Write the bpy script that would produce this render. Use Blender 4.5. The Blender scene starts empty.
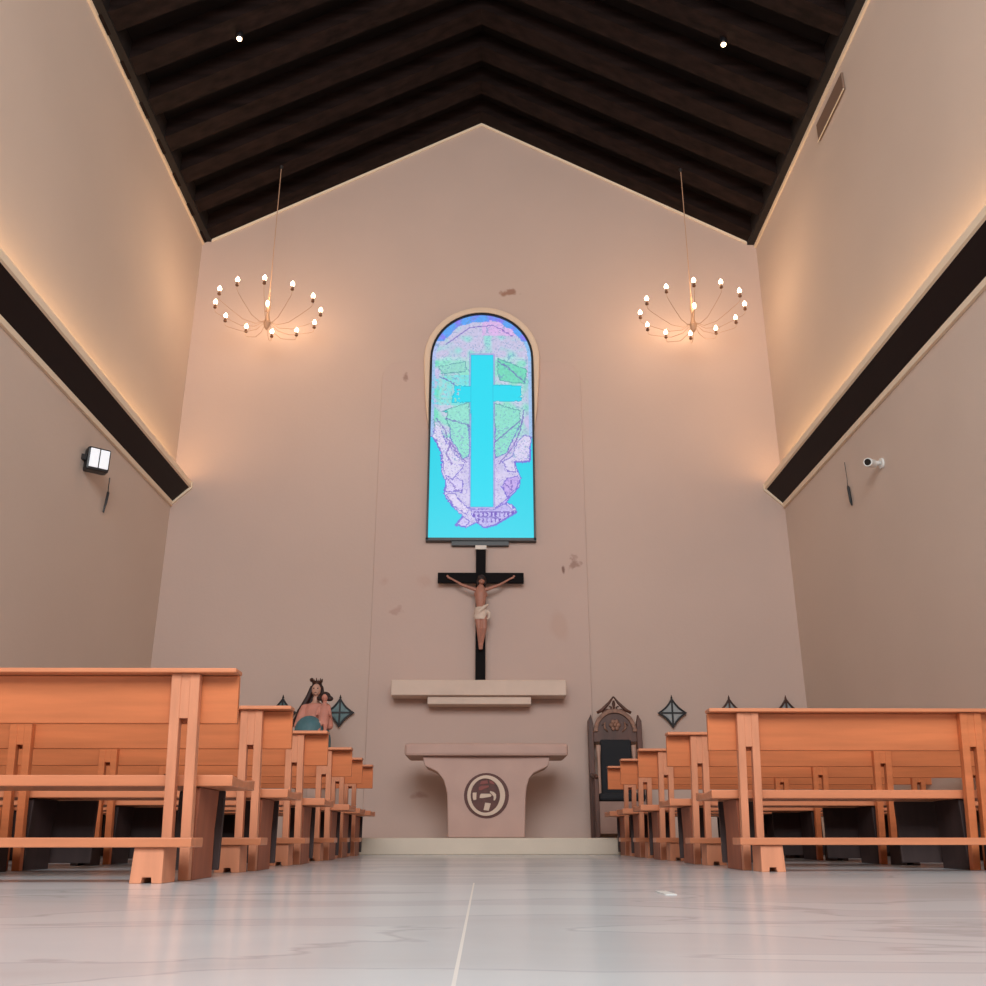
import bpy, bmesh, math, random
from mathutils import Vector, Matrix, noise
random.seed(4)
S = bpy.context.scene
COL = S.collection
R = math.radians
# ---------------------------------------------------------------- camera
cam = bpy.data.cameras.new('camera'); co = bpy.data.objects.new('camera', cam); COL.objects.link(co)
cam.sensor_width = 36; cam.sensor_fit = 'HORIZONTAL'; cam.lens = 36*950/986
cam.clip_start = .02; cam.clip_end = 200
co.location = (0, 0, .165); co.rotation_euler = (R(90+19.95), 0, R(-0.57)); S.camera = co
# ---------------------------------------------------------------- colour management, world, daylight
S.view_settings.view_transform = 'Standard'; S.view_settings.look = 'None'
S.view_settings.gamma = 1; S.view_settings.exposure = 0.1; S.view_settings.use_curve_mapping = False
w = bpy.data.worlds.new('world'); S.world = w; w.use_nodes = True
w.node_tree.nodes['Background'].inputs[0].default_value = (.80, .90, 1.0, 1)
w.node_tree.nodes['Background'].inputs[1].default_value = .8
def area(name, loc, rot, sx, sy, power, color):
    l = bpy.data.lights.new(name, 'AREA'); l.shape = 'RECTANGLE'; l.size = sx; l.size_y = sy
    l.energy = power; l.color = color
    o = bpy.data.objects.new(name, l); COL.objects.link(o); o.location = loc; o.rotation_euler = rot
    return o
# added daylight lamp at an unseen opening, set high to darken under the pews
area('daylight', (-.05, -3.85, 6.1), (R(82), 0, 0), 6.4, 4.4, 980, (.94, .985, 1.0))
# warm strips lying on top of the two wall beams, shining up the plaster
STRIP_W = 60
area('strip_light_left', (-4.12, 4.2, 4.75), (R(180), R(8), 0), .06, 15.6, STRIP_W, (1.0, .62, .28))
area('strip_light_right', (3.95, 4.2, 4.75), (R(180), R(-8), 0), .06, 15.6, STRIP_W, (1.0, .62, .28))

# ---------------------------------------------------------------- helpers
def lin(c):
    return tuple((v/255/12.92 if v <= 10 else ((v/255+.055)/1.055)**2.4) for v in c)
MATS = {}
def mat(name, rgb, rough=.6, metal=0, var=0, vscale=(4, 4, 4), bump=0, bscale=40, emit=None, estr=0, coords='Object', spec=.5):
    m = bpy.data.materials.new(name); m.use_nodes = True; nt = m.node_tree; b = nt.nodes['Principled BSDF']
    c = lin(rgb)
    b.inputs['Base Color'].default_value = (*c, 1); b.inputs['Roughness'].default_value = rough
    b.inputs['Metallic'].default_value = metal; b.inputs['Specular IOR Level'].default_value = spec
    if emit:
        b.inputs['Emission Color'].default_value = (*lin(emit), 1); b.inputs['Emission Strength'].default_value = estr
    tc = nt.nodes.new('ShaderNodeTexCoord'); mp = nt.nodes.new('ShaderNodeMapping')
    nt.links.new(tc.outputs[coords], mp.inputs[0]); mp.inputs['Scale'].default_value = vscale
    if var:
        n = nt.nodes.new('ShaderNodeTexNoise'); n.inputs['Scale'].default_value = 1; n.inputs['Detail'].default_value = 5
        nt.links.new(mp.outputs[0], n.inputs['Vector'])
        r = nt.nodes.new('ShaderNodeValToRGB'); r.color_ramp.elements[0].position = .3; r.color_ramp.elements[1].position = .7
        r.color_ramp.elements[0].color = (*[max(0, v*(1-var)) for v in c], 1)
        r.color_ramp.elements[1].color = (*[min(1, v*(1+var)) for v in c], 1)
        nt.links.new(n.outputs['Fac'], r.inputs[0]); nt.links.new(r.outputs[0], b.inputs['Base Color'])
    if bump:
        n2 = nt.nodes.new('ShaderNodeTexNoise'); n2.inputs['Scale'].default_value = bscale; n2.inputs['Detail'].default_value = 6
        nt.links.new(tc.outputs[coords], n2.inputs['Vector'])
        bp = nt.nodes.new('ShaderNodeBump'); bp.inputs['Strength'].default_value = bump; bp.inputs['Distance'].default_value = .01
        nt.links.new(n2.outputs['Fac'], bp.inputs['Height']); nt.links.new(bp.outputs[0], b.inputs['Normal'])
    MATS[name] = m
    return m

class MB:
    def __init__(s): s.bm = bmesh.new()
    def box(s, x0, x1, y0, y1, z0, z1, M=None, bev=0):
        r = bmesh.ops.create_cube(s.bm, size=1)['verts']
        for v in r:
            v.co = Vector(((x0+x1)/2+v.co.x*(x1-x0), (y0+y1)/2+v.co.y*(y1-y0), (z0+z1)/2+v.co.z*(z1-z0)))
        if bev:
            es = list({e for v in r for e in v.link_edges})
            q = bmesh.ops.bevel(s.bm, geom=es, offset=bev, segments=2, affect='EDGES', profile=.6)
            r = list({v for f in q['faces'] for v in f.verts} | {v for v in r if v.is_valid})
        if M is not None:
            for v in r: v.co = M @ v.co
        return s
    def prism(s, pts, axis, a0, a1):
        """extrude a closed outline along an axis: axis 'y' takes (x,z), 'x' takes (y,z), 'z' takes (x,y)"""
        def P(p, a): return {'y': (p[0], a, p[1]), 'x': (a, p[0], p[1]), 'z': (p[0], p[1], a)}[axis]
        A = [s.bm.verts.new(P(p, a0)) for p in pts]; B = [s.bm.verts.new(P(p, a1)) for p in pts]
        n = len(pts)
        s.bm.faces.new(A); s.bm.faces.new(B[::-1])
        for i in range(n): s.bm.faces.new((A[i], B[i], B[(i+1) % n], A[(i+1) % n]))
        return s
    def tube(s, pts, rad, n=10, cap=True):
        pts = [Vector(p) for p in pts]
        rr = rad if isinstance(rad, (list, tuple)) else [rad]*len(pts)
        rings = []; up = None
        for i, p in enumerate(pts):
            d = (pts[min(i+1, len(pts)-1)]-pts[max(i-1, 0)]).normalized()
            if up is None: up = Vector((0, 0, 1)) if abs(d.z) < .9 else Vector((1, 0, 0))
            a = d.cross(up).normalized(); b = a.cross(d).normalized(); up = b
            rings.append([s.bm.verts.new(p+(a*math.cos(2*math.pi*k/n)+b*math.sin(2*math.pi*k/n))*rr[i]) for k in range(n)])
        for i in range(len(rings)-1):
            for k in range(n): s.bm.faces.new((rings[i][k], rings[i][(k+1) % n], rings[i+1][(k+1) % n], rings[i+1][k]))
        if cap: s.bm.faces.new(rings[0][::-1]); s.bm.faces.new(rings[-1])
        return s
    def loft(s, rings, n=20):
        """rings: (cx, cy, z, rx, ry)"""
        V = [[s.bm.verts.new((cx+rx*math.cos(2*math.pi*k/n), cy+ry*math.sin(2*math.pi*k/n), z)) for k in range(n)] for cx, cy, z, rx, ry in rings]
        for i in range(len(V)-1):
            for k in range(n): s.bm.faces.new((V[i][k], V[i][(k+1) % n], V[i+1][(k+1) % n], V[i+1][k]))
        s.bm.faces.new(V[0][::-1]); s.bm.faces.new(V[-1])
        return s
    def ball(s, c, r, sc=(1, 1, 1), u=14, v=10):
        q = bmesh.ops.create_uvsphere(s.bm, u_segments=u, v_segments=v, radius=r)['verts']
        for x in q: x.co = Vector((c[0]+x.co.x*sc[0], c[1]+x.co.y*sc[1], c[2]+x.co.z*sc[2]))
        return s
    def build(s, name, m, parent=None, smooth=False, bevel=0, remesh=0, loc=None):
        bmesh.ops.recalc_face_normals(s.bm, faces=s.bm.faces)
        if loc is not None: bmesh.ops.translate(s.bm, vec=-Vector(loc), verts=s.bm.verts)
        me = bpy.data.meshes.new(name); s.bm.to_mesh(me); s.bm.free()
        o = bpy.data.objects.new(name, me); COL.objects.link(o)
        me.materials.append(MATS[m] if isinstance(m, str) else m)
        if loc is not None: o.location = loc
        if parent: o.parent = parent
        if smooth:
            for p in me.polygons: p.use_smooth = True
        if remesh:
            r = o.modifiers.new('r', 'REMESH'); r.mode = 'VOXEL'; r.voxel_size = remesh; r.use_smooth_shade = True
            k = o.modifiers.new('s', 'SMOOTH'); k.iterations = 3; k.factor = .5
        if bevel:
            b = o.modifiers.new('b', 'BEVEL'); b.width = bevel; b.segments = 2; b.limit_method = 'ANGLE'; b.angle_limit = R(40)
        return o
def struct(o): o['kind'] = 'structure'; return o
def tag(o, label, cat, group=None):
    o['label'] = label; o['category'] = cat
    if group: o['group'] = group
    return o
def empty(name, loc, label, cat, group=None, rz=0):
    o = bpy.data.objects.new(name, None); COL.objects.link(o); o.location = loc; o.rotation_euler = (0, 0, rz)
    return tag(o, label, cat, group)
def copy_tree(o, parent=None):
    c = o.copy(); COL.objects.link(c); c.parent = parent
    for ch in [k for k in list(bpy.data.objects) if k.parent == o]: copy_tree(ch, c)
    return c
def limb(a, b, ra, rb, n=6):
    a = Vector(a); b = Vector(b)
    return [(a.lerp(b, i/n), ra+(rb-ra)*i/n) for i in range(n+1)]

# ---------------------------------------------------------------- materials
WALLC = (215, 196, 183)
def plaster(name, rgb, stains=0):
    m = mat(name, rgb, rough=.85, var=.035, vscale=(.5, .5, .5), bump=.12, bscale=25, spec=.2)
    if stains:
        nt = m.node_tree; b = nt.nodes['Principled BSDF']
        src = b.inputs['Base Color'].links[0].from_socket
        tc = nt.nodes.new('ShaderNodeTexCoord')
        def patch(prev, x, z, hx, hz, rgb2, amt, sc=6):
            mp = nt.nodes.new('ShaderNodeMapping'); nt.links.new(tc.outputs['Object'], mp.inputs[0])
            mp.inputs['Location'].default_value = (-x/hx, 0, -z/hz); mp.inputs['Scale'].default_value = (1/hx, 0, 1/hz)
            ln = nt.nodes.new('ShaderNodeVectorMath'); ln.operation = 'LENGTH'; nt.links.new(mp.outputs[0], ln.inputs[0])
            nz = nt.nodes.new('ShaderNodeTexNoise'); nz.inputs['Scale'].default_value = sc; nz.inputs['Detail'].default_value = 4
            nt.links.new(tc.outputs['Object'], nz.inputs['Vector'])
            a = nt.nodes.new('ShaderNodeMath'); a.operation = 'MULTIPLY_ADD'; a.inputs[1].default_value = 2.2; a.inputs[2].default_value = -.6
            nt.links.new(nz.outputs['Fac'], a.inputs[0])
            ad = nt.nodes.new('ShaderNodeMath'); ad.operation = 'ADD'; nt.links.new(ln.outputs['Value'], ad.inputs[0]); nt.links.new(a.outputs[0], ad.inputs[1])
            mr = nt.nodes.new('ShaderNodeMapRange'); mr.inputs[1].default_value = 1.25; mr.inputs[2].default_value = .8
            mr.inputs[3].default_value = 0; mr.inputs[4].default_value = amt; nt.links.new(ad.outputs[0], mr.inputs[0])
            mx = nt.nodes.new('ShaderNodeMix'); mx.data_type = 'RGBA'; nt.links.new(mr.outputs[0], mx.inputs['Factor'])
            nt.links.new(prev, mx.inputs[6]); mx.inputs[7].default_value = (*lin(rgb2), 1)
            return mx.outputs[2]
        for s in stains: src = patch(src, *s)
        nt.links.new(src, b.inputs['Base Color'])
    return m
plaster('plaster', WALLC)
plaster('plaster_altar_wall', (203, 178, 166), [(.36, 7.75, .16, .1, (150, 100, 78), .75, 9)])
plaster('stone_slab', (202, 176, 165), [(-1.12, 6.35, .06, .13, (140, 102, 90), .6, 9), (1.2, 3.6, .12, .14, (140, 103, 92), .6, 12),
        (-1.15, 2.95, .12, .1, (180, 146, 134), .6, 9), (.98, 2.75, .16, .25, (196, 164, 150), .6, 2), (-1.3, 3.35, .12, .14, (192, 158, 146), .6, 3),
        (-.75, 3.35, .16, .14, (194, 162, 150), .6, 3), (1.05, 3.5, .03, .08, (120, 84, 74), .8, 9), (-.75, .65, .2, .06, (165, 125, 112), .6, 5)])
mat('trim_cream', (246, 226, 200), .6)
mat('surround', (226, 200, 176), .7, bump=.1)
mat('ceiling_board', (20, 16, 18), .6, var=.35, vscale=(.8, 9, .8), bump=.3, bscale=12, spec=.15)
mat('ceiling_beam', (32, 22, 20), .6, var=.5, vscale=(.7, 10, 10), bump=.3, bscale=14, spec=.1)
mat('eave_black', (24, 17, 16), .6)
mat('beam_black', (30, 18, 17), .6, spec=.25)
mat('wood', (203, 118, 74), .42, var=.16, vscale=(1.2, 14, 14), bump=.06, bscale=30, spec=.4)
mat('wood_upright', (208, 139, 106), .45, var=.14, vscale=(14, 14, 1.5), bump=.06, bscale=30, spec=.4)
mat('wood_rail', (206, 130, 92), .35, var=.14, vscale=(1.2, 14, 14), spec=.5)
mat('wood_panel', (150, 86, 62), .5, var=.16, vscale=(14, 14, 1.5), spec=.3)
mat('wood_shaded', (60, 46, 45), .55, var=.2, vscale=(14, 14, 1.5), spec=.3)  # pew wood darkened to stand for the shade under the seats
mat('altar_stone', (194, 160, 148), .7, var=.06, vscale=(3, 3, 3), bump=.15, bscale=18)
mat('shelf_stone', (216, 192, 176), .7, var=.06, vscale=(3, 3, 3), bump=.15, bscale=18)
mat('step_stone', (212, 196, 178), .55, var=.05, vscale=(2, 2, 2), bump=.08)
mat('emblem_dark', (92, 52, 46), .6, var=.2, vscale=(20, 20, 20))
mat('emblem_light', (214, 188, 168), .55)
mat('emblem_red', (138, 72, 66), .6)
mat('black_wood', (15, 11, 13), .7, var=.2, vscale=(10, 10, 2), spec=.12)
mat('black_plastic', (26, 24, 28), .4)
mat('white_plastic', (232, 230, 226), .4)
mat('pale_cap', (226, 214, 204), .6)
mat('lens_black', (12, 12, 14), .15)
mat('statue_flesh', (204, 156, 136), .5, var=.1, vscale=(12, 12, 12))
mat('flesh', (172, 118, 100), .5, var=.1, vscale=(12, 12, 12))
mat('cloth_white', (214, 192, 176), .8, var=.1, vscale=(10, 10, 10))
mat('hair_dark', (44, 24, 22), .6, var=.3, vscale=(30, 30, 10))
mat('pink_cloth', (205, 136, 118), .7, var=.12, vscale=(10, 10, 10))
mat('teal_cloth', (74, 112, 120), .6, var=.15, vscale=(8, 8, 8))
mat('crown_bronze', (70, 40, 30), .45, .4)
mat('throne_wood', (86, 50, 38), .5, var=.3, vscale=(12, 12, 3), bump=.1)
mat('throne_carving', (140, 102, 84), .6, var=.3, vscale=(25, 25, 25))
mat('throne_panel', (150, 118, 106), .6, var=.1, vscale=(6, 6, 6))
mat('throne_cloth', (26, 28, 34), .8)
mat('throne_column', (186, 150, 134), .6)
mat('iron', (30, 26, 28), .45, .4)
mat('iron_brown', (70, 42, 34), .5, .3)
mat('glass_teal', (74, 104, 106), .3, var=.25, vscale=(20, 20, 20))
mat('glass_grey', (150, 152, 152), .3, var=.2, vscale=(20, 20, 20))
mat('champagne_metal', (192, 152, 124), .5, 0)
mat('candle_cup', (118, 78, 56), .4, .4)
mat('bulb', (255, 240, 220), .4, emit=(255, 226, 190), estr=9)
mat('spot_bulb', (255, 240, 220), .4, emit=(255, 215, 170), estr=9)
mat('lamp_glass', (235, 238, 242), .2, emit=(235, 240, 248), estr=.35)
mat('vent_grey', (128, 102, 86), .7)
mat('socket_metal', (208, 208, 206), .5)
mat('pedestal_stone', (190, 160, 146), .7, var=.06, vscale=(3, 3, 3))

# marble floor
m = mat('marble', (206, 212, 216), .2, spec=.5); nt = m.node_tree; b = nt.nodes['Principled BSDF']
tc = nt.nodes.new('ShaderNodeTexCoord'); mp = nt.nodes.new('ShaderNodeMapping'); nt.links.new(tc.outputs['Object'], mp.inputs[0])
mp.inputs['Rotation'].default_value = (0, 0, R(8)); mp.inputs['Scale'].default_value = (.4, 1.2, 1)
n = nt.nodes.new('ShaderNodeTexNoise'); n.inputs['Scale'].default_value = 1.4; n.inputs['Detail'].default_value = 7; n.inputs['Distortion'].default_value = .8
nt.links.new(mp.outputs[0], n.inputs['Vector'])
r = nt.nodes.new('ShaderNodeValToRGB'); e = r.color_ramp.elements
e[0].position = .30; e[0].color = (*lin((192, 197, 200)), 1); e[1].position = .75; e[1].color = (*lin((210, 217, 222)), 1)
k = e.new(.485); k.color = (*lin((198, 205, 210)), 1); k = e.new(.5); k.color = (*lin((182, 188, 192)), 1); k = e.new(.515); k.color = (*lin((203, 210, 215)), 1)
nt.links.new(n.outputs['Fac'], r.inputs[0])
sx = nt.nodes.new('ShaderNodeSeparateXYZ'); nt.links.new(tc.outputs['Object'], sx.inputs[0])
def mth(op, a, bb):
    q = nt.nodes.new('ShaderNodeMath'); q.operation = op
    for i, v in enumerate((a, bb)):
        if v is None: continue
        if isinstance(v, (int, float)): q.inputs[i].default_value = v
        else: nt.links.new(v, q.inputs[i])
    return q.outputs[0]
d1 = mth('LESS_THAN', mth('ABSOLUTE', mth('ADD', sx.outputs[0], .0345), None), .0026)
d2 = mth('LESS_THAN', sx.outputs[1], 4.0)
mk = mth('MULTIPLY', d1, d2)
mx = nt.nodes.new('ShaderNodeMix'); mx.data_type = 'RGBA'; nt.links.new(mk, mx.inputs['Factor']); nt.links.new(r.outputs[0], mx.inputs[6])
mx.inputs[7].default_value = (*lin((236, 236, 232)), 1); nt.links.new(mx.outputs[2], b.inputs['Base Color'])

# ---------------------------------------------------------------- room shell
XL, XR, YB, YR, XC = -4.25, 4.10, 12.2, -4.0, -.06
EAVE, RIDGE = 8.58, 10.84
def zc(x): return RIDGE-(RIDGE-EAVE)*abs(x-XC)/(XR-XC)      # underside of the rafters
mb = MB(); mb.box(XL-.2, XR+.2, YR-.2, YB+.2, -.12, 0); struct(mb.build('floor', 'marble'))
mb = MB(); mb.prism([(XL-.15, -.1), (XR+.15, -.1), (XR+.15, 8.85), (XC, 11.12), (XL-.15, 8.85)], 'y', YB, YB+.15); struct(mb.build('wall_far', 'plaster_altar_wall'))
mb = MB(); mb.box(XL-.15, XL, YR, YB, -.1, 8.85); struct(mb.build('wall_left', 'plaster'))
mb = MB(); mb.box(XR, XR+.15, YR, YB, -.1, 8.85); struct(mb.build('wall_right', 'plaster'))
# entrance wall behind the camera with a high opening added for the daylight lamp
mb = MB(); mb.box(XL, -3.3, YR-.15, YR, 0, 8.8).box(3.2, XR, YR-.15, YR, 0, 8.8)
mb.box(-3.3, 3.2, YR-.15, YR, 0, 3.7)
mb.prism([(-3.3, 8.5), (3.2, 8.5), (3.2, 9.2), (XC, 11.1), (-3.3, 9.2)], 'y', YR-.15, YR); struct(mb.build('wall_entrance', 'plaster'))
# ceiling boards
def vplate(z0, th, y0, y1, name, m, inset=0):
    a, c = XL-.15+inset, XR+.15-inset
    pts = [(a, zc(a)+z0), (XC, RIDGE+z0), (c, zc(c)+z0), (c, zc(c)+z0+th), (XC, RIDGE+z0+th), (a, zc(a)+z0+th)]
    return MB().prism(pts, 'y', y0, y1).build(name, m)
struct(vplate(.26, .1, YR-.15, YB+.15, 'ceiling', 'ceiling_board'))
ords = ['first', 'second', 'third', 'fourth', 'fifth', 'sixth', 'seventh', 'eighth', 'ninth', 'tenth']
for i in range(9):
    y1 = YB-.003-i*.655
    o = vplate(0, .262, y1-.27, y1, 'roof_rafter', 'ceiling_beam', inset=.16)
    tag(o, 'dark timber rafter under the gabled ceiling, %s from the altar wall' % ords[i], 'rafter', 'roof rafters')
# dark wall plates along the eaves, cream trims under the roof
for sgn, x in ((1, XL), (-1, XR)):
    side = 'left' if sgn > 0 else 'right'
    mb = MB(); xs = sorted((x+sgn*.002, x+sgn*.13)); mb.box(xs[0], xs[1], YR+.01, YB-.004, EAVE+.02, EAVE+.30)
    struct(mb.build('trim_%d' % (1 if sgn > 0 else 2), 'eave_black'))
    mb = MB(); xs = sorted((x+sgn*.002, x+sgn*.03)); mb.box(xs[0], xs[1], YR+.01, YB-.004, EAVE-.03, EAVE+.018)
    struct(mb.build('trim_%d' % (3 if sgn > 0 else 4), 'trim_cream'))
pts = [(XL+.14, zc(XL+.14)-.045), (XC, RIDGE-.045), (XR-.14, zc(XR-.14)-.045), (XR-.14, zc(XR-.14)-.004), (XC, RIDGE-.004), (XL+.14, zc(XL+.14)-.004)]
struct(MB().prism(pts, 'y', YB-.022, YB-.002).build('trim_5', 'trim_cream'))

# raised stone slab behind the altar, rounded shoulders
def rshoulder(x0, x1, z0, z1, r):
    p = [(x0, z0), (x1, z0)]
    p += [(x1-r+r*math.cos(a), z1-r+r*math.sin(a)) for a in [R(t) for t in range(0, 91, 10)]]
    p += [(x0+r+r*math.cos(a), z1-r+r*math.sin(a)) for a in [R(t) for t in range(90, 181, 10)]]
    return p
struct(MB().prism(rshoulder(-1.46, 1.37, .16, 6.6, .3), 'y', 12.165, YB-.001).build('wall_slab', 'stone_slab', bevel=.008))
# platform step
struct(MB().box(XL+.002, XR-.002, 10.52, YB-.002, .0, .165).build('floor_platform', 'step_stone', bevel=.01))

# ---------------------------------------------------------------- wall beams with their light strips
for sgn, x, side in ((1, XL, 'left'), (-1, XR, 'right')):
    t = empty('wall_beam', (x, 4.2, 4.4), 'long dark sloping beam with cream edges along the %s wall' % side, 'beam', 'wall beams')
    def S2(pts): return [(x+sgn*a, z) for a, z in pts]
    y0, y1 = YR+.02, YB-.035
    def part(pts, name, m, ya=y0, yb=y1):
        mb = MB(); mb.prism(S2(pts), 'y', ya, yb); o = mb.build(name, m); o.parent = t; o.matrix_parent_inverse = Matrix.Translation(-t.location); return o
    part([(.002, 4.42), (.235, 4.65), (.235, 4.70), (.002, 4.70)], 'beam_body', 'beam_black')
    part([(.002, 4.385), (.035, 4.385), (.035, 4.448), (.002, 4.415)], 'edge_strip', 'trim_cream')
    part([(.237, 4.645), (.262, 4.655), (.262, 4.73), (.05, 4.73), (.05, 4.703), (.237, 4.703)], 'edge_strip', 'trim_cream')
    part([(.002, 4.39), (.27, 4.64), (.27, 4.73), (.002, 4.73)], 'end_strip', 'trim_cream', y1+.001, YB-.003)

# ---------------------------------------------------------------- arched window with coloured glass
WX, WZ0, WZS, WR = -.01, 3.90, 6.58, .70
def arch(x, z0, zs, r, n=24, hb=None):
    hb = hb or r
    return [(x-hb, z0)]+[(x+r*math.cos(a), zs+r*math.sin(a)) for a in [math.pi-math.pi*i/n for i in range(n+1)]]+[(x+hb, z0)]
def ring(outer, inner, y0, y1, name, m, parent=None, closed=False, **k):
    mb = MB(); bm = mb.bm; n = len(outer)
    rows = [[bm.verts.new((p[0], y, p[1])) for p in q] for q, y in ((outer, y0), (outer, y1), (inner, y1), (inner, y0))]
    m_ = n if closed else n-1
    for i in range(m_):
        j = (i+1) % n
        for a in range(4):
            c = (a+1) % 4; bm.faces.new((rows[a][i], rows[a][j], rows[c][j], rows[c][i]))
    if not closed:
        bm.faces.new([rows[a][0] for a in range(4)]); bm.faces.new([rows[a][-1] for a in range(4)][::-1])
    o = mb.build(name, m, **k)
    if parent: o.parent = parent
    return o
win = bpy.data.objects.new('window_1', None); COL.objects.link(win); win.location = (-.03, 0, .012); struct(win)
# glass: one mesh, every small facet coloured by the design of the leaded glass
PG = dict(
lower=[(-.86,5.378),(-.684,5.378),(-.566,5.154),(-.542,4.871),(-.484,4.712),(-.5,4.554),(-.404,4.358),(-.255,4.203),(-.345,4.087),(-.217,4.05),(-.071,4.127),(.039,4.05),(.185,4.089),(.461,4.264),(.406,4.361),(.314,4.4),(.501,4.636),(.521,4.756),(.466,4.875),(.448,4.996),(.636,4.997),(.678,5.363),(.792,5.364),(.766,3.8),(-.86,3.8)],
fanL=[(-.521,5.774),(-.178,5.902),(-.171,5.074),(-.264,5.033),(-.418,5.277)],
fanR=[(.167,5.882),(.53,5.779),(.528,5.528),(.336,5.117),(.167,5.035)],
triL=[(-.578,5.752),(-.178,5.838),(-.175,5.525)], triR=[(.167,5.84),(.53,5.695),(.167,5.485)],
leafR=[(.218,6.592),(.614,6.42),(.612,6.182),(.225,6.223)], leafL=[(-.63,6.457),(-.242,6.537),(-.221,6.372),(-.589,6.327)],
bl1=[(-.684,5.378),(-.566,5.154),(-.531,4.871),(-.409,4.712),(-.281,4.872),(-.226,4.993),(-.378,5.114),(-.514,5.358),(-.671,5.647)],
bl2=[(-.485,4.812),(-.355,4.792),(-.261,4.713),(-.259,4.535),(-.407,4.554),(-.5,4.554)],
bl3=[(-.481,4.534),(-.404,4.358),(-.2,4.223),(-.164,4.32),(-.295,4.437),(-.37,4.535)],
bl4=[(-.255,4.203),(-.345,4.087),(-.217,4.05),(-.145,4.146)],
br1=[(.678,5.363),(.584,5.404),(.469,5.28),(.411,5.077),(.261,4.995),(.354,4.855),(.465,4.835),(.448,4.996),(.636,4.997)],
br2=[(.468,5.117),(.562,5.158),(.643,5.005),(.478,4.988)],
br3=[(.26,4.636),(.334,4.755),(.484,4.795),(.52,4.716),(.464,4.597),(.352,4.478)],
br4=[(.352,4.478),(.463,4.577),(.314,4.38),(.167,4.321)],
base=[(-.164,4.32),(.148,4.302),(.314,4.4),(.461,4.264),(.185,4.089),(.039,4.05),(-.071,4.127)],
arm=[(-.40,6.156),(-.161,6.148),(.159,6.167),(.553,6.152),(.551,5.905),(-.427,5.888)],
crossv=[(-.168,6.64),(.155,6.64),(.155,4.341),(-.150,4.341)])
LN = [[(-.633,5.648),(-.495,5.4),(-.378,5.155),(-.208,4.993)],[(.588,5.779),(.527,5.445),(.412,5.199),(.223,4.955)],
[(-.607,6.284),(-.471,6.241),(-.353,6.113),(-.39,5.985)],[(.226,6.548),(.612,6.204)],[(-.5,5.648),(-.175,5.525)],[(.167,5.279),(.529,5.611)],
[(-.519,6.808),(-.188,7.077),(.148,7.124),(.423,6.946)],[(-.466,4.752),(-.37,4.574),(-.259,4.574)],[(-.437,5.277),(-.491,5.113),(-.413,4.952)],
[(.297,4.675),(.408,4.577),(.39,4.715)],[(-.1,4.27),(.4,4.27)],[(-.03,4.2),(.22,4.18)]]
CYAN = (42, 214, 236); CY2 = (40, 208, 228); LIL = (196, 190, 226); GRN = (120, 216, 190)
PC = dict(fanL=(146,220,204), fanR=(140,218,200), triL=(64,208,206), triR=(60,208,208), leafR=(116,212,184), leafL=(146,212,200),
          bl1=(214,208,234), bl2=(210,200,238), bl3=(216,206,234), bl4=(204,196,238), br1=(212,206,234), br2=(196,170,226), br3=(192,168,230), br4=(190,172,232), base=(188,180,232))
def inside(p, pg):
    c = False; n = len(pg); x, z = p
    for i in range(n):
        x1, z1 = pg[i]; x2, z2 = pg[(i+1) % n]
        if (z1 > z) != (z2 > z) and x < (x2-x1)*(z-z1)/(z2-z1)+x1: c = not c
    return c
def dseg(p, a, b_):
    ax, az = a; bx, bz = b_; dx, dz = bx-ax, bz-az
    t = max(0, min(1, ((p[0]-ax)*dx+(p[1]-az)*dz)/(dx*dx+dz*dz+1e-9)))
    return math.hypot(p[0]-ax-t*dx, p[1]-az-t*dz)
def dpoly(p, pg, closed=True):
    n = len(pg); return min(dseg(p, pg[i], pg[(i+1) % n]) for i in range(n if closed else n-1))
def mixc(a, b_, t): return tuple(a[i]+(b_[i]-a[i])*t for i in range(3))
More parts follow.
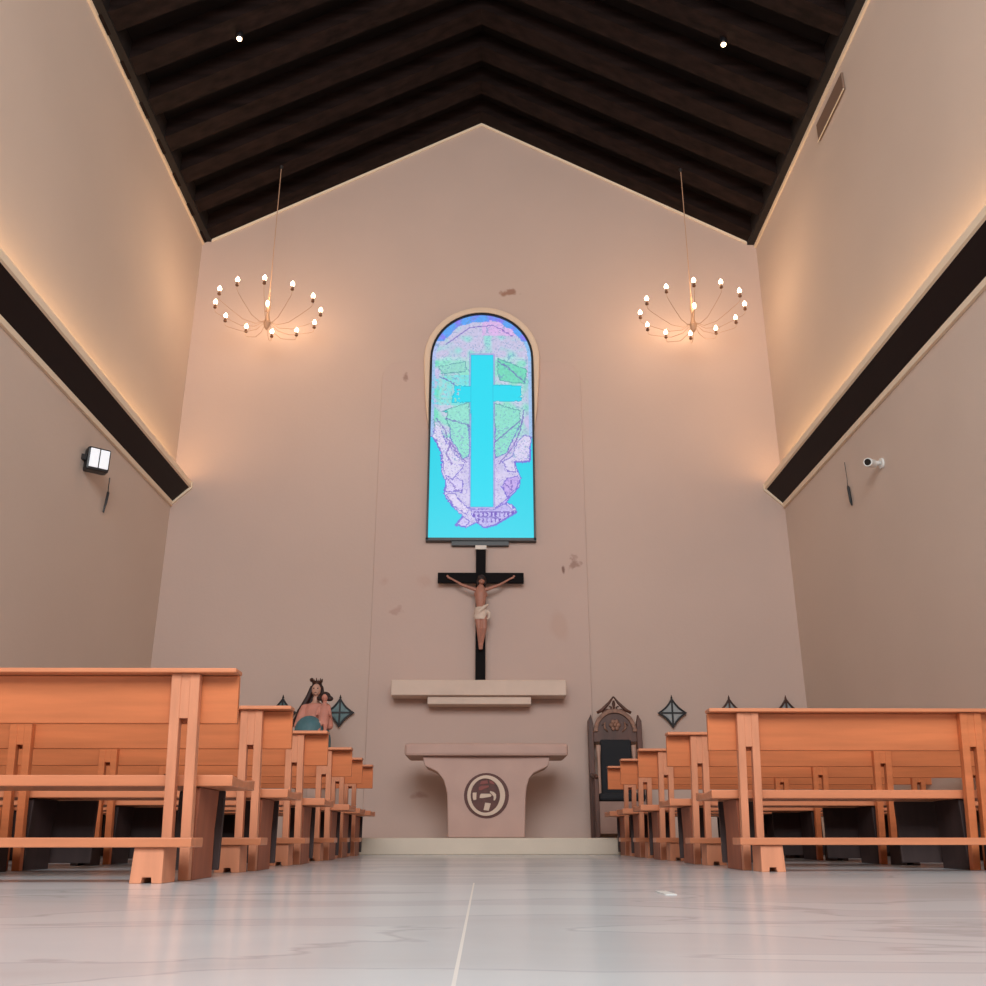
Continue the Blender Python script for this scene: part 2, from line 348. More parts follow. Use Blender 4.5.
def glass(x, z):
    p = (x, z)
    nz = noise.noise(Vector((x*7, z*7, 0))); nf = noise.noise(Vector((x*28, z*28, 3)))
    q = (x+.018*nf+.02*nz, z+.012*nz+.012*nf)
    if inside(p, PG['crossv']): return mixc(CYAN, (40, 190, 220), .7 if dpoly(p, PG['crossv']) < .012 else 0)
    d0 = dpoly(p, PG['crossv'])
    if inside(q, PG['arm']) and (x > -.3 or nf > -.25):
        return mixc(CYAN, (38, 176, 200), .8 if dpoly(q, PG['arm']) < .012 else 0)
    if inside(q, PG['lower']):
        if dpoly(q, PG['lower']) < .014: return (110, 110, 214)
        return CY2
    rad = math.hypot(x-WX, z-WZS) if z > WZS else abs(x-WX)
    c = mixc(LIL, GRN, max(0, min(1, .5+1.5*nz+(.5-rad)*1.0)))
    if z < 5.35: c = mixc(LIL, (208, 200, 232), .5+nz)
    if z > 6.55:
        c = mixc((196, 192, 222), (150, 214, 212), max(0, min(1, (6.85-z)*2+nz*2)))
        if x > 0 and z > 6.95: c = mixc(c, (222, 172, 230), .7)
        edge = .60+.03*nz+(.03 if x > .1 else 0)
        if rad > edge and z > 6.86: c = mixc((92, 160, 238), (138, 124, 236), max(0, min(1, nz*2+(.45 if 0 < x < .35 else 0))))
        elif rad > .655: c = (140, 190, 236) if x > 0 else (176, 190, 232)
    elif rad > .66: c = (160, 192, 232)
    if 5.85 < z < 6.32 and x < .0: c = mixc(c, (84, 214, 220), max(0, min(1, 1.5+x*2+nf)))
    if 5.3 < z < 6.6 and rad < .6: c = mixc(c, (190, 226, 222), .35)
    for k_, v in PC.items():
        if inside(q, PG[k_]):
            c = v
            if dpoly(q, PG[k_]) < .013: c = mixc(v, (104, 92, 196) if z < 5.5 else (88, 150, 160), .75)
            break
    if d0 < .02: c = mixc(c, (150, 140, 214), .6)
    for l in LN:
        if dpoly(q, l, False) < .009: return mixc(c, (110, 90, 180), .7)
    if inside(q, PG['base']) and (4.20 < z < 4.28 or 4.12 < z < 4.18) and math.sin(x*110+nf*2) > .45: return (112, 84, 186)
    # worm-like marks and small strokes of leading
    v = noise.noise(Vector((x*16, z*16, 9)))
    if abs(v) < .03 and z > 5.0: c = mixc(c, (110, 150, 190), .55)
    elif abs(noise.noise(Vector((x*22, z*22, 5)))) < .04 and z < 5.5: c = mixc(c, (132, 116, 204), .5)
    return tuple(max(0, min(255, u*(1+.06*nf))) for u in c)
bm = bmesh.new(); st = .0115; lay = bm.loops.layers.float_color.new('Col'); vv = {}
nx = int(1.44/st); nzz = int(3.42/st)
def gv(i, j):
    if (i, j) not in vv: vv[(i, j)] = bm.verts.new((WX-.72+i*st, 12.085, WZ0-.01+j*st))
    return vv[(i, j)]
for i in range(nx):
    for j in range(nzz):
        x = WX-.72+(i+.5)*st; z = WZ0-.01+(j+.5)*st
        if z > WZS and math.hypot(x-WX, z-WZS) > WR+.01: continue
        f = bm.faces.new((gv(i, j), gv(i+1, j), gv(i+1, j+1), gv(i, j+1)))
        c = lin(glass(x, z))
        for l in f.loops: l[lay] = (*c, 1)
me = bpy.data.meshes.new('pane'); bm.to_mesh(me); bm.free()
pane = bpy.data.objects.new('pane', me); COL.objects.link(pane); pane.parent = win
gm = bpy.data.materials.new('stained_glass'); gm.use_nodes = True; nt = gm.node_tree; b = nt.nodes['Principled BSDF']
at_ = nt.nodes.new('ShaderNodeVertexColor'); at_.layer_name = 'Col'
nt.links.new(at_.outputs[0], b.inputs['Emission Color']); b.inputs['Emission Strength'].default_value = .98
b.inputs['Base Color'].default_value = (.02, .02, .02, 1); b.inputs['Roughness'].default_value = .3; b.inputs['Specular IOR Level'].default_value = .2
me.materials.append(gm)
so = pane.modifiers.new('s', 'SOLIDIFY'); so.thickness = .012; so.offset = 1 if False else -1
ring(arch(WX, WZ0-.03, WZS, WR+.03, hb=WR+.03), arch(WX, WZ0-.03, WZS, WR+.004), 12.055, 12.163, 'window_frame', 'black_plastic', win)
o = MB().box(WX-WR-.035, WX+WR+.035, 12.055, 12.163, WZ0-.04, WZ0-.002).build('window_frame_bottom', 'black_plastic', win)
o = MB().box(-.40, .36, 12.08, 12.163, WZ0-.10, WZ0-.042).build('window_bracket', 'black_plastic', win)
# cream arch moulding, tapering into the wall further down
def arch_t(base, extra):
    pts = []
    zz = [5.5, 5.8, 6.1, 6.35]
    for z in zz: pts.append((WX-base-extra*((z-5.5)/1.08)**.6-.004, z))
    for i in range(25):
        a = math.pi-math.pi*i/24; pts.append((WX+(base+extra)*math.cos(a), WZS+(base+extra*1.0)*math.sin(a)))
    for z in zz[::-1]: pts.append((WX+base+extra*((z-5.5)/1.08)**.6+.004, z))
    return pts
ring(arch_t(WR+.032, .09), arch_t(WR+.032, 0), 12.045, 12.163, 'window_surround', 'surround', win, bevel=.02)

# ---------------------------------------------------------------- altar shelf, crucifix, altar
t = empty('altar_shelf', (-.05, 12.0, 1.712), 'long pale stone shelf on the altar wall under the crucifix', 'shelf')
MB().box(-1.09, 1.075, -.17, .162, .10, .29).build('shelf_top', 'shelf_stone', t, bevel=.012)
MB().box(-.64, .64, -.11, .162, .0, .098).build('shelf_base', 'shelf_stone', t, bevel=.008)

t = empty('crucifix', (-.04, 12.02, 2.006), 'black wooden crucifix with a pale figure, standing on the stone shelf', 'crucifix')
mb = MB(); mb.box(-.064, .064, -.02, .04, 0, 1.725).box(-.56, .56, -.022, .042, 1.275, 1.41); mb.build('cross', 'black_wood', t, bevel=.006)
MB().box(-.075, .075, -.03, .05, 1.725, 1.78).build('top_cap', 'pale_cap', t, bevel=.006)
# figure: one continuous surface grown from tapered limbs
def bodymesh(chains, fingers=()):
    mb = MB()
    for ch in chains:
        pts = [c[0] for c in ch]; rr = [c[1] for c in ch]
        mb.tube(pts, rr, 12)
        mb.ball(pts[0], rr[0]); mb.ball(pts[-1], rr[-1])
    return mb
yb = -.075
ch = []
ch.append([((0, yb-.01, .77), .062), ((0, yb-.015, .86), .055), ((0, yb-.02, .97), .072), ((0, yb-.02, 1.08), .078), ((0, yb-.015, 1.15), .06)])   # trunk
ch.append([((-.05, yb-.018, 1.06), .045), ((.05, yb-.018, 1.06), .045)])
ch.append([((0, yb-.015, 1.15), .032), ((.005, yb-.03, 1.22), .03)])      # neck
for s in (-1, 1):
    ch.append(limb((s*.075, yb-.01, 1.14), (s*.25, yb+.01, 1.215), .029, .021))
    ch.append(limb((s*.25, yb+.01, 1.215), (s*.40, yb+.03, 1.315), .020, .013))
    ch.append(limb((s*.40, yb+.03, 1.315), (s*.435, yb+.03, 1.332), .015, .015, 2))
    for f in range(5):
        a = R(20+f*18 if f < 4 else -35); L = (.035, .04, .038, .03, .026)[f]
        ch.append(limb((s*.435, yb+.03, 1.332), (s*(.435+L*math.cos(a)), yb+.005, 1.332+L*math.sin(a)), .007, .005, 2))
    ch.append(limb((s*.035, yb-.01, .77), (s*.035+.015, yb-.06, .55), .055, .036))
    ch.append(limb((s*.035+.015, yb-.06, .55), (s*.014+.004, yb+.012, .33), .036, .019))
    ch.append(limb((s*.014+.004, yb+.012, .33), (s*.012+.004, yb-.03, .255), .02, .015, 3))
mb = bodymesh(ch)
mb.ball((.012, yb-.055, 1.262), .05, (.88, 1, 1.15)); mb.ball((.014, yb-.106, 1.25), .012, (.7, 1, 1.4)); mb.ball((.014, yb-.095, 1.222), .02, (1, .8, .7))
fig_ = [mb.build('figure', 'flesh', t, remesh=.006)]
mb = MB()
for s in (-1, 1): mb.ball((.012+s*.018, yb-.100, 1.268), .007, (1.3, .6, .8), 8, 6)
fig_.append(mb.build('eyes', 'hair_dark', t))
mb = MB(); mb.ball((.01, yb-.045, 1.29), .062, (.95, 1, 1.02)); mb.ball((-.04, yb-.03, 1.24), .026, (.8, 1, 1.9)); mb.ball((.06, yb-.03, 1.24), .026, (.8, 1, 1.9))
fig_.append(mb.build('hair', 'hair_dark', t, remesh=.006))
mb = MB(); mb.loft([(.0, yb-.01, .68, .085, .082), (0, yb-.012, .76, .088, .085), (0, yb-.01, .83, .08, .074), (0, yb-.01, .87, .072, .066)])
mb.tube([(-.08, yb-.04, .72), (-.02, yb-.095, .79), (.06, yb-.08, .87), (.1, yb-.05, .90)], [.02, .026, .024, .014])
mb.tube([(.08, yb-.04, .82), (.115, yb-.05, .78), (.12, yb-.05, .72), (.09, yb-.05, .68)], [.02, .022, .018, .012])
fig_.append(mb.build('loincloth', 'cloth_white', t, remesh=.008))
for o in fig_: o.scale = (.95, 1, .87); o.location = (0, 0, .176)

t = empty('altar', (.03, 11.2, .166), 'stone altar table with flared pedestal and round carved emblem', 'altar')
prof = [(-.701,.848),(-.69,.78),(-.674,.745),(-.60,.715),(-.538,.683),(-.49,.63),(-.463,.589),(-.435,.50),(-.424,.449),(-.409,.0),(.422,0),(.432,.30),(.439,.45),(.45,.53),(.478,.613),(.528,.672),(.60,.705),(.688,.743),(.70,.79),(.708,.848)]
MB().prism(prof, 'y', -.30, .30).build('pedestal', 'altar_stone', t, bevel=.012)
mt = [(-.83, .85), (.92, .85), (.92, .985), (-.87, .985), (-.87, .90)]
tp = MB(); # gently bowed front edge
outl = [(-.90, .38), (.91, .38)]+[(.91-1.81*i/16, -.36-.05*math.sin(math.pi*i/16)) for i in range(17)]
tp.prism(outl, 'z', .849, .985); tp.build('tabletop', 'altar_stone', t, bevel=.03)
# emblem
def disc(cx, cz, rx, rz, y0, y1, name, m, par, n=36, bevel=0):
    return MB().prism([(cx+rx*math.cos(2*math.pi*i/n), cz+rz*math.sin(2*math.pi*i/n)) for i in range(n)], 'y', y0, y1).build(name, m, par, bevel=bevel)
def oval(cx, cz, rx, rz, n=40): return [(cx+rx*math.cos(2*math.pi*i/n), cz+rz*math.sin(2*math.pi*i/n)) for i in range(n)]
ex, ez = .007, .434
em = disc(ex, ez, .246, .237, -.306, -.299, 'emblem', 'emblem_dark', t)
em['label'] = 'round carved emblem with a pale ring and monogram'
ring(oval(ex-.003, ez+.0, .208, .212), oval(ex-.012, ez, .160, .178), -.322, -.303, 'emblem_ring', 'emblem_light', em, closed=True, bevel=.004)
def plaq(pts, m, y=-.316):
    MB().prism([(ex+(a-497)*.000765, ez-(c-413)*.000765) for a, c in pts], 'y', y, -.305).build('monogram_piece', m, em, bevel=.003)
plaq([(405,405),(420,388),(545,388),(572,410),(556,432),(440,450),(398,448)], 'emblem_light')
plaq([(548,352),(600,365),(634,395),(636,445),(615,482),(596,478),(600,430),(570,395),(545,372)], 'emblem_light')
plaq([(300,375),(355,372),(352,470),(312,478),(300,440)], 'emblem_light')
plaq([(478,510),(560,520),(530,620),(455,612)], 'emblem_light')
plaq([(385,300),(430,280),(530,275),(530,300),(420,345),(388,340)], 'emblem_red', -.312)
plaq([(420,215),(510,205),(520,250),(400,262)], 'emblem_red', -.312)
plaq([(535,205),(590,215),(620,262),(540,250)], 'emblem_red', -.312)

# ---------------------------------------------------------------- pews
PEW_L = 2.88
def make_pew():
    """origin: floor at the aisle end of the posts; +x runs away from the aisle, +y towards the altar"""
    t = empty('pew', (0, 0, 0), '', 'pew')
    def yl(z): return -.13*z/.83                        # recline of the posts
    def slab(x0, x1, z0, z1, d0, d1): # reclined board between two depths in front of the post line
        mb = MB(); mb.prism([(yl(z0)+d0, z0), (yl(z0)+d1, z0), (yl(z1)+d1, z1), (yl(z1)+d0, z1)], 'x', x0, x1); return mb
    slab(0, PEW_L, .622, .820, .047, .075).build('backrest', 'wood', t, bevel=.004)
    MB().box(-.004, PEW_L+.004, yl(.83)-.025, yl(.83)+.085, .822, .842).build('top_rail', 'wood_rail', t, bevel=.005)
    # seat, slightly dished
    mb = MB(); n = 8
    top = [(.02+.42*i/n, .417-.012*math.sin(math.pi*i/n)) for i in range(n+1)]
    mb.prism(top+[(.44, .37), (.02, .37)], 'x', .015, PEW_L-.015); mb.build('seat', 'wood_rail', t, bevel=.005)
    for k, xs in enumerate((.155, 1.40, 2.65)):  # supports past the first are coloured darker, shade put into the tone
        for dx in (0, .078):
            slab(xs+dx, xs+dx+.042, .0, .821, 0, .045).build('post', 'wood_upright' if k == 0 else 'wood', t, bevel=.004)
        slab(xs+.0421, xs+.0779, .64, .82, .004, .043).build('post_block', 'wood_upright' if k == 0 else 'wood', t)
        MB().prism([(.047, .0), (.36, .0), (.34, .2), (.36, .368), (.047, .368)], 'x', xs+.0, xs+.03).build('side_panel', 'wood_panel' if k == 0 else 'wood_shaded', t, bevel=.004)
        MB().box(xs-(.02 if k == 0 else .22), xs+.19, .385, .405, .03, .368).build('shade_panel', 'wood_shaded', t, bevel=.004)  # dark board added and widened to make the space below the seat darker
    # kneeler board and its notched feet
    MB().box(.075, PEW_L, -.285, -.12, .130, .166).build('kneeler_board', 'wood_rail', t, bevel=.004)
    for kk, xs in enumerate((.178, 1.42, 2.62)):
        MB().prism([(xs, 0), (xs+.04, 0), (xs+.043, .022), (xs+.077, .022), (xs+.08, 0), (xs+.125, 0), (xs+.12, .129), (xs+.005, .129)], 'y', -.265, -.10).build('kneeler_foot', 'wood_upright' if kk == 0 else 'wood_shaded', t, bevel=.003)  # feet past the first carry under-seat shade in their colour
    return t
LY = [4.2, 5.42, 6.70, 7.95, 8.98, 9.84]
RY = [5.5, 6.76, 8.03, 9.08, 10.02]
proto = make_pew()
nm = ['nearest to the camera', 'second from the front of the photo', 'third from the front of the photo', 'fourth from the front of the photo', 'second from the altar step', 'last before the altar step']
nr = ['nearest to the camera', 'second from the front of the photo', 'third from the front of the photo', 'second from the altar step', 'last before the altar step']
for i, y in enumerate(LY):
    o = proto if i == 0 else copy_tree(proto)
    o.scale = (-1, 1, 1); o.location = (-1.05 if i < 4 else -1.09, y, 0)
    tag(o, 'orange-brown wooden pew left of the aisle, %s' % nm[i], 'pew', 'wooden pews left of the aisle')
rp = make_pew()
for i, y in enumerate(RY):
    o = rp if i == 0 else copy_tree(rp)
    o.location = (1.255, y, 0)
    tag(o, 'orange-brown wooden pew right of the aisle, %s' % nr[i], 'pew', 'wooden pews right of the aisle')

# ---------------------------------------------------------------- carved throne
t = empty('throne', (1.615, 11.75, .166), 'carved dark wooden throne chair with arched crest, right of the altar', 'chair')
for s in (-1, 1):
    MB().prism([(s*.33, 0), (s*.265, 0), (s*.265, 1.32), (s*.29, 1.43), (s*.33, 1.35)], 'y', .17, .25).build('back_post', 'throne_wood', t, bevel=.005)
    mb = MB(); mb.tube([(s*.215, .16, z) for z in (.42, .46, .5, .7, .9, .98, 1.06)], [.032, .028, .018, .018, .018, .026, .03], 12); mb.build('column', 'throne_column', t, smooth=True)
    MB().box(s*.30-.025, s*.30+.025, -.26, -.2, 0, .66).build('front_leg', 'throne_wood', t, bevel=.006)
    mb = MB(); mb.tube([(s*.30, -.27, .66), (s*.30, -.2, .68), (s*.30, 0, .69), (s*.30, .18, .71)], [.022, .022, .022, .022], 10); mb.build('armrest', 'throne_wood', t, smooth=True)
# arched head panel
hp = [(-.264, 1.10), (.264, 1.10), (.264, 1.22)]+[(.25*math.cos(a), 1.22+.26*math.sin(a)) for a in [R(q) for q in range(0, 181, 12)]]+[(-.264, 1.22)]
MB().prism(hp, 'y', .18, .23).build('head_panel', 'throne_wood', t, bevel=.004)
ring([(.265*math.cos(R(q)), 1.22+.275*math.sin(R(q))) for q in range(0, 181, 9)], [(.215*math.cos(R(q)), 1.22+.225*math.sin(R(q))) for q in range(0, 181, 9)], .15, .19, 'arch_moulding', 'throne_carving', t, bevel=.006)
mb = MB()
for q in range(6):
    a = R(q*60); mb.ball((.045*math.cos(a), .165, 1.30+.045*math.sin(a)), .028, (1, .5, 1), 8, 6)
mb.ball((0, .155, 1.30), .025, (1, .7, 1), 8, 6)
for s in (-1, 1):
    mb.tube([(s*.09, .17, 1.22), (s*.13, .165, 1.27), (s*.12, .165, 1.33), (s*.16, .17, 1.30)], [.008, .014, .012, .006], 8)
mb.build('rosette', 'throne_carving', t, smooth=True)
# open-work crest
mb = MB()
for s in (-1, 1):
    mb.tube([(s*.21, .2, 1.45), (s*.15, .2, 1.485), (s*.10, .2, 1.53), (s*.055, .2, 1.575), (0, .2, 1.65)], [.018, .02, .02, .017, .008], 8)
    mb.tube([(s*.15, .2, 1.455), (s*.09, .2, 1.49), (s*.04, .2, 1.48), (s*.03, .2, 1.52), (s*.06, .2, 1.53)], [.012, .014, .013, .012, .01], 8)
mb.tube([(0, .2, 1.47), (0, .2, 1.6)], [.012, .016], 8); mb.ball((0, .2, 1.56), .022, (1, .7, 1.6), 8, 6)
mb.build('crest', 'throne_wood', t, smooth=True)
MB().box(-.19, .19, .165, .205, .42, 1.13).build('back_cushion', 'throne_cloth', t, bevel=.02)
MB().box(-.27, .27, -.25, .18, .40, .49).build('seat_cushion', 'throne_cloth', t, bevel=.03)
MB().box(-.275, .275, -.235, .16, .04, .395).build('seat_box', 'throne_panel', t, bevel=.008)

# ---------------------------------------------------------------- statue on a pedestal
t = empty('statue', (-1.90, 10.95, .166), 'painted statue of a crowned veiled mother holding a child, behind the left pews', 'statue')
MB().loft([(0, 0, 0, .24, .24), (0, 0, .05, .24, .24), (0, 0, .07, .19, .19), (0, 0, .50, .17, .17), (0, 0, .53, .22, .22), (0, 0, .58, .22, .22)], 8).build('pedestal', 'pedestal_stone', t)
z0 = .58
mb = MB(); mb.loft([(.0, 0, z0, .17, .15), (0, 0, z0+.2, .155, .14), (0, .0, z0+.42, .14, .12), (0, 0, z0+.62, .115, .095), (0, .01, z0+.76, .13, .085), (0, .01, z0+.83, .10, .07), (0, .01, z0+.87, .04, .04), (0, .005, z0+.92, .035, .035)], 20)
mb.ball((0, -.01, z0+1.0), .062, (.85, .95, 1.2)); mb.ball((0, -.07, z0+.99), .011, (.7, 1, 1.6)); mb.ball((0, -.05, z0+.955), .024, (1, .8, .7))
for q in limb((-.12, .01, z0+.80), (-.17, -.05, z0+.60), .042, .032), limb((-.17, -.05, z0+.60), (-.04, -.15, z0+.62), .03, .02), limb((.12, .01, z0+.80), (.17, -.05, z0+.60), .042, .032), limb((.17, -.05, z0+.60), (.08, -.16, z0+.62), .03, .02):
    mb.tube([c[0] for c in q], [c[1] for c in q]); mb.ball(q[0][0], q[0][1]); mb.ball(q[-1][0], q[-1][1])
for k in range(5):
    for hx in (-.04, .08):
        q = limb((hx, -.15, z0+.62), (hx+.05-.01*abs(k-2), -.17, z0+.60+.012*k), .009, .006, 3); mb.tube([c[0] for c in q], [c[1] for c in q], 6)
mb.build('body', 'statue_flesh', t, remesh=.008)
mb = MB(); mb.loft([(0, 0, z0+.02, .178, .16), (0, 0, z0+.42, .150, .132), (0, 0, z0+.62, .128, .108), (0, .01, z0+.76, .14, .096), (0, .01, z0+.835, .11, .08), (0, .01, z0+.85, .07, .06)], 24)
for q in limb((-.12, .01, z0+.80), (-.172, -.05, z0+.60), .055, .05), limb((-.172, -.05, z0+.60), (-.07, -.135, z0+.62), .046, .04), limb((.12, .01, z0+.80), (.172, -.05, z0+.60), .055, .05), limb((.172, -.05, z0+.60), (.1, -.13, z0+.62), .046, .04):
    mb.tube([c[0] for c in q], [c[1] for c in q]); mb.ball(q[0][0], q[0][1]); mb.ball(q[-1][0], q[-1][1])
mb.build('dress', 'pink_cloth', t, remesh=.009)
mb = MB(); mb.loft([(.0, -.01, z0+.0, .21, .19), (.0, -.01, z0+.3, .205, .18), (.01, -.015, z0+.47, .185, .165), (.02, -.02, z0+.56, .15, .14)], 24)
mb.ball((-.035, -.13, z0+.53), .17, (.95, .75, 1.0), 20, 14)
for k in range(7):
    a = R(200+k*24); mb.tube([(.2*math.cos(a), -.01+.18*math.sin(a), z0+.0), (.19*math.cos(a), -.01+.17*math.sin(a), z0+.3), (.14*math.cos(a), -.02+.13*math.sin(a), z0+.55)], [.022, .018, .01], 8)
mb.build('mantle', 'teal_cloth', t, remesh=.009)
mb = MB(); mb.ball((0, .022, z0+1.02), .072, (.95, .9, 1.15))
mb.loft([(-.17, .09, z0+.60, .10, .05), (-.12, .07, z0+.78, .10, .05), (-.05, .055, z0+.93, .075, .045), (0, .04, z0+1.02, .06, .04)], 16)
mb.tube([(-.05, .0, z0+1.04), (-.085, .0, z0+.93), (-.15, .0, z0+.80), (-.20, .02, z0+.70), (-.27, .05, z0+.62)], [.024, .03, .032, .03, .018], 10)
mb.tube([(.055, .02, z0+1.04), (.07, .02, z0+.95), (.075, .03, z0+.86)], [.02, .022, .018], 10)
mb.build('veil', 'hair_dark', t, remesh=.008)
mb = MB()
mb.loft([(0, .01, z0+1.07, .055, .055), (0, .01, z0+1.10, .06, .06)], 16)
for k in range(8):
    a = R(k*45); mb.tube([(.055*math.cos(a), .01+.055*math.sin(a), z0+1.09), (.06*math.cos(a), .01+.06*math.sin(a), z0+1.13)], [.01, .004], 6)
mb.ball((-.062, .0, z0+1.115), .024, (1, 1, 1), 8, 6)
mb.build('crown', 'crown_bronze', t)
# child on her arm
mb = MB(); mb.loft([(.115, -.12, z0+.60, .065, .055), (.12, -.12, z0+.70, .06, .05), (.12, -.115, z0+.80, .055, .042), (.12, -.115, z0+.83, .025, .025), (.12, -.115, z0+.86, .022, .022)], 16)
mb.ball((.12, -.125, z0+.90), .042, (.9, .95, 1.1)); mb.ball((.12, -.166, z0+.895), .008)
for s in (-1, 1):
    q = limb((.12+s*.05, -.12, z0+.80), (.12+s*.075, -.16, z0+.71), .02, .014); mb.tube([c[0] for c in q], [c[1] for c in q]); mb.ball(q[-1][0], .016)
    q = limb((.12+s*.03, -.13, z0+.62), (.12+s*.035, -.20, z0+.53), .028, .018); mb.tube([c[0] for c in q], [c[1] for c in q]); mb.ball(q[-1][0], .02)
mb2 = MB()
for s in (-1, 1): mb2.ball((s*.022, -.062, z0+1.012), .008, (1.3, .6, .8), 8, 6)
mb2.ball((0, -.066, z0+.965), .010, (1.5, .6, .5), 8, 6)
mb2.build('eyes_and_mouth', 'hair_dark', t)
cb = mb.build('child', 'pink_cloth', t, remesh=.007)
MB().ball((.12, -.105, z0+.918), .052, (1.2, .95, .95)).ball((.17, -.10, z0+.89), .034, (1.3, 1, .9)).ball((.065, -.10, z0+.895), .034, (1.3, 1, .9)).build('child_hair', 'hair_dark', cb, remesh=.007)

# ---------------------------------------------------------------- diamond ornaments on the altar wall
def star(r, p=.62, n=10, cx=0, cz=0):
    out = []
    for k in range(4):
        a0 = R(90*k); a1 = R(90*(k+1)); A = Vector((math.cos(a0), math.sin(a0)))*r; B = Vector((math.cos(a1), math.sin(a1)))*r
        for i in range(n):
            u = i/n; q = A.lerp(B, u); f = 1-(1-p)*math.sin(math.pi*u)*.36
            out.append((cx+q.x*f, cz+q.y*f))
    return out
def ornament(x, glassm, frame_m, label):
    t = empty('wall_ornament', (x, 12.15, 1.64), label, 'wall ornament', 'diamond ornaments on the altar wall')
    ring(star(.185), star(.150), -.03, .012, 'frame', frame_m, t, closed=True, bevel=.004)
    MB().prism(star(.152), 'y', -.008, .004).build('panel', glassm, t)
    mb = MB(); mb.box(-.010, .010, -.026, -.008, -.145, .145).box(-.14, .14, -.025, -.009, -.009, .009)
    mb.build('cross_bars', frame_m, t)
    mb = MB(); mb.ball((0, -.01, .185), .014, (1, 1, 1), 8, 6); mb.tube([(0, -.01, .18), (0, -.01, .22)], [.012, .004], 8); mb.build('finial', frame_m, t)
    MB().box(-.04, .04, .012, .047, -.04, .04).build('bracket', 'iron', t)
ornament(2.375, 'glass_grey', 'iron', 'diamond-shaped iron ornament with grey panel on altar wall beside the throne')
ornament(3.10, 'glass_grey', 'iron_brown', 'diamond ornament on altar wall showing only its tip above right pew, nearer the throne')
ornament(3.82, 'glass_grey', 'iron_brown', 'diamond ornament on altar wall showing only its tip above right pew, nearer the right wall')
ornament(-1.80, 'glass_teal', 'iron', 'diamond-shaped iron ornament with teal panel on altar wall beside the statue')
ornament(-2.52, 'glass_teal', 'iron', 'diamond ornament on altar wall showing its tip above the second left pew')

# ---------------------------------------------------------------- chandeliers
def make_chandelier(label, a0):
    t = empty('chandelier', (0, 0, 0), label, 'chandelier', 'ring chandeliers')
    # rod up to the ceiling is added per side; centre column
    mb = MB(); mb.tube([(0, 0, z) for z in (-.34, -.30, -.24, -.16, -.08, 0, .1, .2)], [.012, .035, .05, .028, .018, .03, .018, .012], 12); mb.build('column', 'champagne_metal', t, smooth=True)
    for k in range(12):
        a = R(a0+k*30); c, s = math.cos(a), math.sin(a)
        P = [(.04, -.22), (.16, -.30), (.34, -.30), (.52, -.22), (.66, -.15), (.695, -.12), (.70, -.07)]
        arm = MB().tube([(c*r_, s*r_, z_) for r_, z_ in P], .0034, 6).build('arm', 'champagne_metal', t, smooth=True)
        x, y = c*.70, s*.70
        MB().loft([(x, y, -.075, .012, .012), (x, y, -.06, .026, .026), (x, y, -.045, .02, .02), (x, y, -.01, .016, .016)], 10).build('candle_cup', 'candle_cup', arm, smooth=True)
        MB().loft([(x, y, -.008, .014, .014), (x, y, .010, .026, .026), (x, y, .03, .028, .028), (x, y, .052, .016, .016), (x, y, .07, .004, .004)], 10).build('bulb', 'bulb', arm, smooth=True)
    arm = MB().tube([(0, 0, -.05), (-.02, -.06, -.10), (.01, -.10, -.04)], .006, 6).build('arm', 'champagne_metal', t, smooth=True)
    MB().loft([(.01, -.10, -.04, .014, .014), (.01, -.10, .0, .024, .024), (.01, -.10, .03, .022, .022), (.01, -.1, .05, .005, .005)], 10).build('bulb', 'bulb', arm, smooth=True)
    return t
BULBW = 1.05
for (x, a0, lab) in ((-2.94, 8, 'ring chandelier of twelve candle bulbs hanging left of the window'), (2.83, 20, 'ring chandelier of twelve candle bulbs hanging right of the window')):
    t = make_chandelier(lab, a0); t.location = (x, 11.31, 6.94)
    top = zc(x)-6.94
    MB().tube([(0, 0, .2), (0, 0, top)], .006, 8).build('rod', 'champagne_metal', t)
    MB().loft([(0, 0, top-.05, .012, .012), (0, 0, top-.01, .03, .03), (0, 0, top, .03, .03)], 12).build('ceiling_rose', 'eave_black', t)
    l = bpy.data.lights.new('centre_bulb_light', 'POINT'); l.energy = 12; l.color = (1.0, .66, .36); l.shadow_soft_size = .12
    o = bpy.data.objects.new('centre_bulb_light', l); COL.objects.link(o); o.parent = t; o.location = (0, -.3, .25)
    for k in range(12):
        a = R(a0+k*30)
        l = bpy.data.lights.new('bulb_light', 'POINT'); l.energy = BULBW; l.color = (1.0, .64, .35); l.shadow_soft_size = .04
        o = bpy.data.objects.new('bulb_light', l); COL.objects.link(o); o.parent = t; o.location = (.70*math.cos(a), .70*math.sin(a), .12)

# ---------------------------------------------------------------- ceiling spots
for x, y, z, lab in ((-2.96, 8.9, 9.2, 'small glowing ceiling spotlight on the left roof slope'), (2.87, 8.9, 9.17, 'small glowing ceiling spotlight on the right roof slope')):
    t = empty('ceiling_spotlight', (x, y, z), lab, 'spotlight', 'ceiling spotlights')
    up = zc(x)+.27-z
    MB().tube([(0, 0, .07), (0, 0, up)], .012, 8).build('stem', 'black_plastic', t)
    MB().loft([(0, 0, .0, .03, .03), (0, 0, .02, .04, .04), (0, 0, .09, .035, .035)], 14).build('housing', 'black_plastic', t, smooth=True)
    MB().ball((0, 0, -.008), .031, (1, 1, .8)).build('bulb', 'spot_bulb', t, smooth=True)

# ---------------------------------------------------------------- wall vent, flood lamp, camera, hanging plugs
t = empty('wall_vent', (XR, 8.98, 8.30), 'long grey ventilation grille high on the right wall under the roof', 'vent')
MB().box(-.03, -.002, -.43, .43, -.13, .115).build('grille', 'vent_grey', t, bevel=.008)
mb = MB(); mb.box(-.036, -.03, -.44, .44, -.145, -.125); mb.build('frame_lip', 'trim_cream', t)

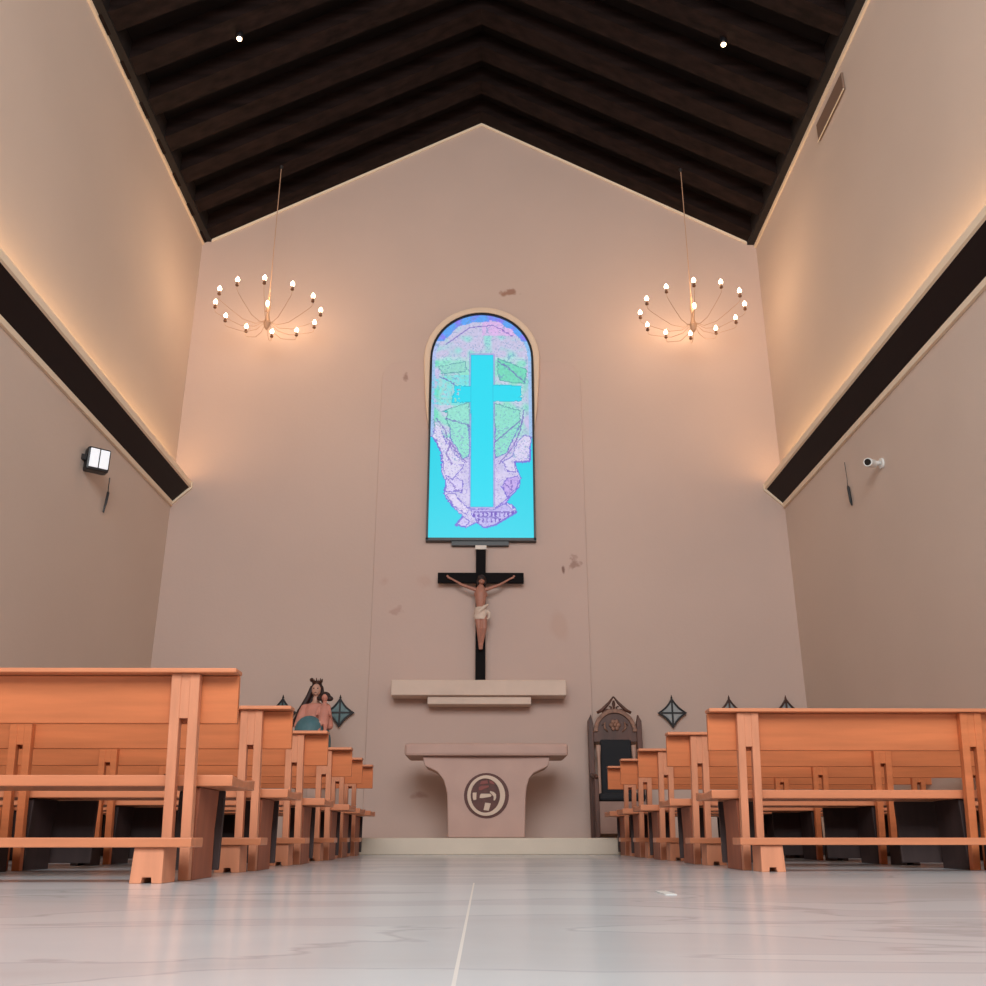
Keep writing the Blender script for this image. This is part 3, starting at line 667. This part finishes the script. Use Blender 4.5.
t = empty('flood_lamp', (XL, 9.36, 3.95), 'black flood lamp with white glass mounted on the left wall', 'lamp', rz=R(38))
Mx = Matrix.Rotation(R(0), 4, 'X')
MB().box(.03, .27, -.075, .075, -.135, .125, bev=.03).build('housing', 'black_plastic', t)
for s in (-1, 1):
    MB().box(.152+s*.052-.046, .152+s*.052+.046, -.085, -.073, -.108, .10, bev=.004).build('glass', 'lamp_glass', t)
MB().box(-.02, .06, -.03, .05, -.03, .03).build('bracket', 'black_plastic', t)
tag(MB().tube([(0, 0, 0), (.0, .0, -.10), (.004, .0, -.16)], .006, 8).tube([(.004, 0, -.16), (.006, 0, -.18), (.002, -.01, -.30), (-.006, -.025, -.42)], [.006, .016, .015, .01], 8).build('power_cable', 'black_plastic', loc=None), 'short black cable with plug hanging below the flood lamp on left wall', 'cable').location = (XL+.03, 10.05, 3.98)

t = empty('security_camera', (XR, 9.05, 3.79), 'white bullet security camera mounted on the right wall', 'security camera')
MB().tube([(-.002, 0, .0), (-.022, 0, .0)], .055, 18).build('wall_plate', 'white_plastic', t)
MB().tube([(-.02, 0, 0), (-.07, -.01, 0), (-.11, -.02, -.005)], .022, 12).build('mount', 'white_plastic', t, smooth=True)
bd = MB().tube([(-.08, .035, 0), (-.09, .02, 0), (-.19, -.10, -.03), (-.20, -.115, -.033)], [.035, .046, .046, .043], 18).build('camera_body', 'white_plastic', t)
MB().tube([(-.198, -.112, -.032), (-.205, -.119, -.034)], .034, 18).build('lens', 'lens_black', bd)
tag(MB().tube([(0, 0, .28), (.004, 0, .1), (.0, 0, 0)], .004, 8).tube([(0, 0, .0), (.0, -.01, -.03), (0, -.03, -.2), (0, -.045, -.25)], [.006, .017, .016, .008], 8).build('power_cable', 'black_plastic'), 'thin cable with black plug hanging on the right wall below the beam', 'cable').location = (XR-.022, 9.95, 3.88)

# floor socket
tag(MB().box(.56, .595, 3.15, 3.34, .0003, .003).build('floor_plate', 'socket_metal'), 'small pale metal plate set in the marble floor of the aisle', 'floor plate')
